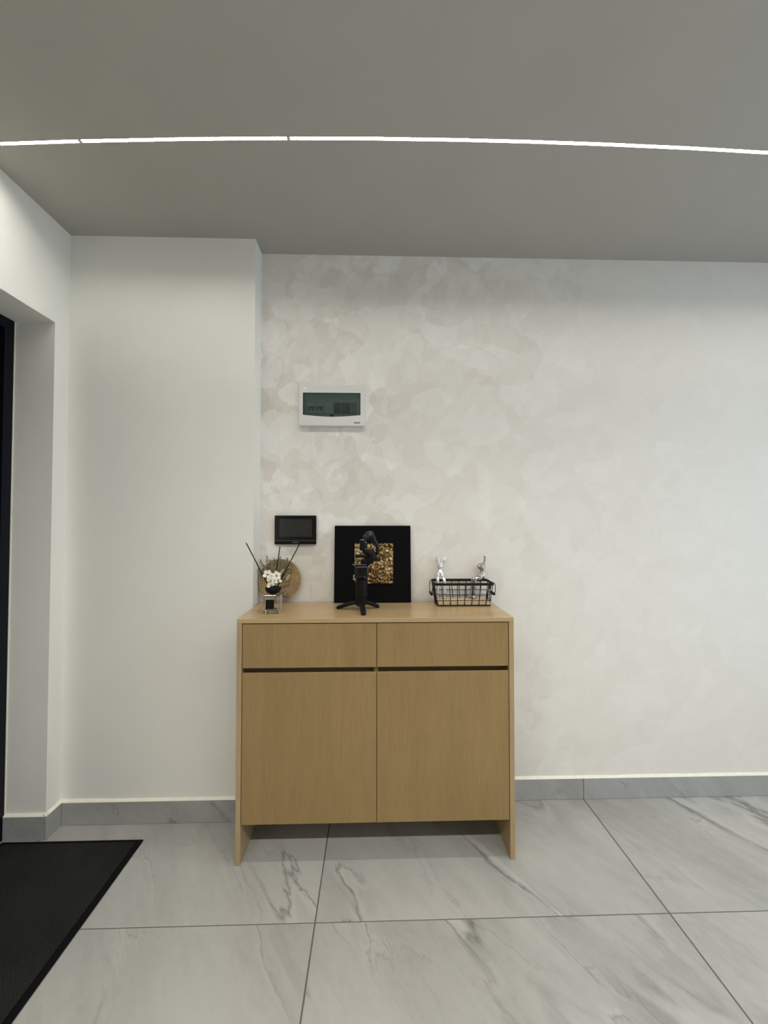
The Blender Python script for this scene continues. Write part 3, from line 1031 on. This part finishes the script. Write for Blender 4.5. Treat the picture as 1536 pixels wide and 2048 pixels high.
def sprig(u0, v0, ang, L, out, mat_, leaf=0.0105, dens=13, droop=0.0, name='dried_sprig'):
    b_ = bmesh.new()
    a = math.radians(ang)
    P = []
    n = 6
    for i in range(n + 1):
        t_ = i / n
        aa = a + droop * t_
        P.append((u0 + L * t_ * math.cos(aa), v0 + L * t_ * math.sin(aa), out + 0.010 * math.sin(math.pi * t_) + rnd.uniform(-0.001, 0.001)))
    tube([dpt(*p) for p in P], [0.0011] * n + [0.0006], 5, b_)
    for i in range(1, dens + 1):
        t_ = 0.22 + 0.78 * i / dens
        k = min(int(t_ * n), n - 1)
        f_ = t_ * n - k
        p = [P[k][q] * (1 - f_) + P[k + 1][q] * f_ for q in range(3)]
        for s in (-1, 1):
            la = a + droop * t_ + s * rnd.uniform(0.35, 1.0)
            ll = leaf * rnd.uniform(0.6, 1.2)
            q = (p[0] + ll * math.cos(la), p[1] + ll * math.sin(la), max(0.003, p[2] + rnd.uniform(-0.004, 0.006)))
            mq = [(p[z_] + q[z_]) / 2 for z_ in range(3)]
            tube([dpt(*p), dpt(*mq), dpt(*q)], [0.0006, ll * 0.24, 0.0004], 6, b_, flat=0.4)
    return emit(name, b_, mat_, dk, smooth=True)


for args in ((-0.052, 0.035, 100, 0.075, 0.007, OLIVE), (-0.060, 0.045, 128, 0.055, 0.006, OLIVE), (-0.065, 0.030, 152, 0.042, 0.007, OLIVE),
             (-0.035, 0.050, 84, 0.050, 0.008, OLIVE), (-0.015, 0.060, 75, 0.048, 0.007, OLIVE), (0.005, 0.050, 62, 0.055, 0.007, OLIVE),
             (0.010, 0.030, 48, 0.060, 0.008, OLIVE), (0.000, 0.000, 40, 0.065, 0.009, OLIVE), (-0.010, -0.030, 20, 0.055, 0.009, OLIVE),
             (-0.015, -0.055, -5, 0.050, 0.008, OLIVE), (-0.030, 0.005, 110, 0.055, 0.010, BROWNF), (-0.050, 0.010, 125, 0.050, 0.009, BROWNF),
             (-0.012, 0.010, 80, 0.060, 0.010, BROWNF), (-0.040, 0.028, 95, 0.045, 0.008, BROWNF), (-0.005, -0.045, -30, 0.045, 0.009, OLIVE)):
    sprig(*args)


for k in range(26):
    ra = math.radians(rnd.uniform(25, 172))
    rr0 = rnd.uniform(0.0, 0.030)
    L_ = rnd.uniform(0.034, 0.062)
    u0_, v0_ = -0.024 + rr0 * math.cos(ra), 0.018 + rr0 * math.sin(ra)
    while math.hypot(u0_ + L_ * math.cos(ra), v0_ + L_ * math.sin(ra)) > 0.104:
        L_ *= 0.9
    sprig(u0_, v0_, math.degrees(ra) + rnd.uniform(-18, 18), L_, rnd.uniform(0.006, 0.011), OLIVE if rnd.random() < 0.62 else BROWNF)


def husk(u0, v0, ang, L, wd, out):
    a = math.radians(ang)
    b_ = tube([dpt(u0 + L * t_ * math.cos(a), v0 + L * t_ * math.sin(a), out + 0.006 * math.sin(math.pi * t_)) for t_ in (0, 0.12, 0.3, 0.5, 0.7, 0.88, 1.0)],
              [wd * q for q in (0.15, 0.45, 0.85, 1.0, 0.85, 0.5, 0.08)], 10, flat=0.3, updir=(0, -1, 0))
    return emit('dried_leaf', b_, HUSK, dk, smooth=True)


husk(0.000, 0.015, 72, 0.052, 0.0075, 0.014)
husk(0.026, -0.006, 62, 0.044, 0.0085, 0.014)
husk(-0.022, 0.020, 88, 0.036, 0.0050, 0.015)

# ------------------------------------------------------------------ wire basket
bk = thing('wire_basket', 'black wire storage basket with swing handles and pale wooden base', 'basket', (0.405, -0.08, CH))
tx0, tx1, tyf, tyb, zr = 0.2705, 0.5330, -0.150, -0.0165, CH + 0.1005     # rim
bx0, bx1, byf, byb = 0.2850, 0.5230, -0.128, -0.0260                      # foot
zb_ = CH + 0.0028


def lerp(a, b, t):
    return a + (b - a) * t


# rim: flat band, bent round at the corners
outer = rrect(tx0, tx1, tyf, tyb, 0.012, 4)
innr = rrect(tx0 + 0.0022, tx1 - 0.0022, tyf + 0.0022, tyb - 0.0022, 0.010, 4)
b = bmesh.new()
L4 = []
for poly, zz in ((outer, zr - 0.0055), (outer, zr + 0.0055), (innr, zr + 0.0055), (innr, zr - 0.0055)):
    L4.append([b.verts.new((x, y, zz)) for x, y in poly])
n = len(outer)
for q in range(4):
    A, B = L4[q], L4[(q + 1) % 4]
    for k in range(n):
        b.faces.new((A[k], A[(k + 1) % n], B[(k + 1) % n], B[k]))
emit('rim_band', b, WIRE, bk)


def ring(t, r, name):
    """a closed wire round the basket, t = 0 at the foot and 1 at the rim"""
    poly = rrect(lerp(bx0, tx0, t), lerp(bx1, tx1, t), lerp(byf, tyf, t), lerp(byb, tyb, t), 0.011, 4)
    zz = lerp(zb_, zr, t)
    emit(name, tube([(x, y, zz) for x, y in poly], r, 6, closed=True), WIRE, bk, smooth=True)


ring(0.0, 0.0024, 'foot_wire')
ring(0.24, 0.0017, 'ring_wire')
ring(0.53, 0.0017, 'ring_wire')
RW = 0.0019
xs_t = [0.2985 + 0.03475 * k for k in range(7)]
for i, x in enumerate(xs_t):
    xb = lerp(bx0, bx1, (x - tx0) / (tx1 - tx0))
    emit('bar_wire', tube([(x, tyf, zr), (xb, byf, zb_ + 0.004), (xb, byf + 0.004, zb_), (xb, byb - 0.004, zb_), (xb, byb, zb_ + 0.004), (x, tyb, zr)], RW, 6), WIRE, bk, smooth=True)
for y in [lerp(tyf, tyb, t) for t in (0.2, 0.4, 0.6, 0.8)]:
    t = (y - tyf) / (tyb - tyf)
    y2 = lerp(byf, byb, t)
    for xt, xb in ((tx0, bx0), (tx1, bx1)):
        emit('bar_wire', tube([(xt, y, zr), (xb, y2, zb_)], RW, 6), WIRE, bk, smooth=True)
for sx_, s in ((tx0, -1), (tx1, 1)):
    ya, yb2 = lerp(tyf, tyb, 0.16), lerp(tyf, tyb, 0.84)
    hx = sx_ + s * 0.0035
    P = [(sx_ + s * 0.001, ya, zr + 0.002), (hx, ya, zr + 0.004), (hx + s * 0.005, ya, zr - 0.004), (hx + s * 0.006, ya + 0.002, zr - 0.040), (hx + s * 0.006, ya + 0.012, zr - 0.050),
         (hx + s * 0.006, yb2 - 0.012, zr - 0.050), (hx + s * 0.006, yb2 - 0.002, zr - 0.040), (hx + s * 0.005, yb2, zr - 0.004), (hx, yb2, zr + 0.004), (sx_ + s * 0.001, yb2, zr + 0.002)]
    h = emit('handle', tube(P, 0.0016, 8), WIRE, bk, smooth=True)
    emit('grip', tube([(hx + s * 0.006, lerp(ya, yb2, t), zr - 0.050) for t in (0.16, 0.2, 0.35, 0.65, 0.8, 0.84)], [0.004, 0.0062, 0.0068, 0.0068, 0.0062, 0.004], 14), WIRE, h, smooth=True)
    emit('corner_plate', box(sx_ - s * 0.0005 - 0.0010, sx_ - s * 0.0005 + 0.0010, lerp(tyf, tyb, 0.40), lerp(tyf, tyb, 0.60), zr - 0.028, zr - 0.004, 0.0005), WIRE, bk)
emit('wooden_base', box(bx0 + 0.0035, bx1 - 0.0035, byf + 0.0035, byb - 0.0035, zb_ + 0.0022, zb_ + 0.0165, 0.0015), PINE, bk)
ZT = zb_ + 0.0165            # top of the wooden base

# ------------------------------------------------------------------ two silver rabbit figurines sitting on the rear rim
zs = zr + 0.006              # seat height


def ear(pts, wd, bm_, face=(0, -1, 0)):
    n = len(pts)
    pf_ = (0.45, 0.85, 1.0, 0.82, 0.25)
    return tube(pts, [wd * q for q in pf_], 12, bm_, flat=0.62, updir=face)


b = bmesh.new()
ax, ay = 0.3125, -0.0235
for P, Rr in (
    ([(ax, ay - 0.001, zs + 0.001), (ax, ay - 0.001, zs + 0.012), (ax + 0.0005, ay - 0.001, zs + 0.030), (ax, ay, zs + 0.045), (ax, ay, zs + 0.054)], [0.0175, 0.0190, 0.0152, 0.0110, 0.0088]),
    ([(ax, ay, zs + 0.050), (ax, ay - 0.002, zs + 0.060), (ax, ay - 0.001, zs + 0.070), (ax, ay, zs + 0.076)], [0.0095, 0.0138, 0.0128, 0.0065]),
    ([(ax, ay - 0.006, zs + 0.060), (ax, ay - 0.016, zs + 0.056), (ax, ay - 0.0185, zs + 0.055)], [0.0095, 0.0075, 0.0045]),
):
    tube(P, Rr, 18, b)
ear([(ax - 0.0065, ay, zs + 0.068), (ax - 0.0095, ay, zs + 0.080), (ax - 0.0115, ay + 0.001, zs + 0.091), (ax - 0.0120, ay + 0.002, zs + 0.101), (ax - 0.0108, ay + 0.003, zs + 0.111)], 0.0100, b)
ear([(ax + 0.0070, ay, zs + 0.066), (ax + 0.0140, ay, zs + 0.076), (ax + 0.0190, ay + 0.001, zs + 0.086), (ax + 0.0235, ay + 0.002, zs + 0.095), (ax + 0.0265, ay + 0.003, zs + 0.103)], 0.0095, b)
for s, lx in ((-1, -0.0155), (1, 0.0165)):
    tube([(ax + lx * 0.55, ay, zs + 0.007), (ax + lx * 0.9, ay - 0.018, zs + 0.004), (ax + lx, ay - 0.028, zs - 0.006), (ax + lx, ay - 0.030, zs - 0.040), (ax + lx, ay - 0.030, ZT + 0.008)], [0.0088, 0.0080, 0.0068, 0.0055, 0.0052], 14, b)
    tube([(ax + lx, ay - 0.027, ZT + 0.0066), (ax + lx, ay - 0.036, ZT + 0.0070), (ax + lx, ay - 0.043, ZT + 0.0052)], [0.0052, 0.0060, 0.0038], 12, b)
    tube([(ax + s * 0.0075, ay - 0.004, zs + 0.038), (ax + s * 0.0125, ay - 0.010, zs + 0.024), (ax + s * 0.0120, ay - 0.018, zs + 0.011)], [0.0046, 0.0048, 0.0042], 12, b)
r1 = emit('rabbit_figurine', voxel(b, 0.0010, 3), CHROMEW, None, smooth=True)
tag(r1, 'pearly silver rabbit figurine facing forward on the left of the basket', 'figurine', 'rabbit figurines in the basket')

b = bmesh.new()
ax, ay = 0.5070, -0.0255
zs += 0.002                  # the second figurine is a little taller in the seat
for P, Rr in (
    ([(ax - 0.002, ay, zs + 0.001), (ax - 0.002, ay, zs + 0.010), (ax + 0.003, ay, zs + 0.028), (ax + 0.0065, ay, zs + 0.040), (ax + 0.008, ay - 0.001, zs + 0.047)], [0.0175, 0.0200, 0.0150, 0.0095, 0.0070]),
    ([(ax + 0.006, ay - 0.001, zs + 0.040), (ax + 0.003, ay - 0.004, zs + 0.050), (ax - 0.001, ay - 0.004, zs + 0.060), (ax - 0.001, ay, zs + 0.070)], [0.0085, 0.0175, 0.0220, 0.0130]),
    ([(ax + 0.001, ay - 0.009, zs + 0.058), (ax + 0.003, ay - 0.020, zs + 0.048), (ax + 0.0035, ay - 0.022, zs + 0.045)], [0.0135, 0.0090, 0.0050]),
    ([(ax - 0.008, ay - 0.002, zs + 0.062), (ax - 0.014, ay + 0.004, zs + 0.060), (ax - 0.016, ay + 0.012, zs + 0.054)], [0.0060, 0.0058, 0.0030]),
):
    tube(P, Rr, 18, b)
ear([(ax + 0.0095, ay, zs + 0.060), (ax + 0.0145, ay, zs + 0.074), (ax + 0.0175, ay, zs + 0.088), (ax + 0.0190, ay, zs + 0.100), (ax + 0.0165, ay, zs + 0.108)], 0.0085, b, face=(1, 0, 0.2))
tube([(ax + 0.0175, ay, zs + 0.100), (ax + 0.0155, ay, zs + 0.109), (ax + 0.0125, ay, zs + 0.114)], [0.0050, 0.0026, 0.0010], 10, b)
for s, oy, ox in ((-1, -0.004, 0.0), (1, -0.017, 0.010)):
    kx, ky = ax - 0.047 + ox, ay - 0.016 + oy
    tube([(ax - 0.004, ay - 0.006 + oy * 0.5, zs + 0.006), (ax - 0.026, ay - 0.012 + oy, zs + 0.006), (kx, ky, zs + 0.001)], [0.0098, 0.0086, 0.0072], 14, b)
    tube([(kx, ky, zs + 0.001), (kx - 0.001, ky - 0.001, zs - 0.028), (kx - 0.004, ky - 0.002, ZT + 0.0115)], [0.0074, 0.0066, 0.0058], 14, b)
    tube([(kx + 0.002, ky, ZT + 0.0080), (kx - 0.009, ky - 0.006, ZT + 0.0090), (kx - 0.020, ky - 0.011, ZT + 0.0068)], [0.0064, 0.0078, 0.0046], 14, b)
tube([(ax + 0.011, ay - 0.002, zs + 0.036), (ax + 0.0175, ay - 0.008, zs + 0.020), (ax + 0.006, ay - 0.017, zs + 0.011)], [0.0050, 0.0048, 0.0040], 12, b)
r2 = emit('rabbit_figurine', voxel(b, 0.0010, 3), CHROME, None, smooth=True)
tag(r2, 'mirror chrome rabbit figurine with bent legs on the right of the basket', 'figurine', 'rabbit figurines in the basket')
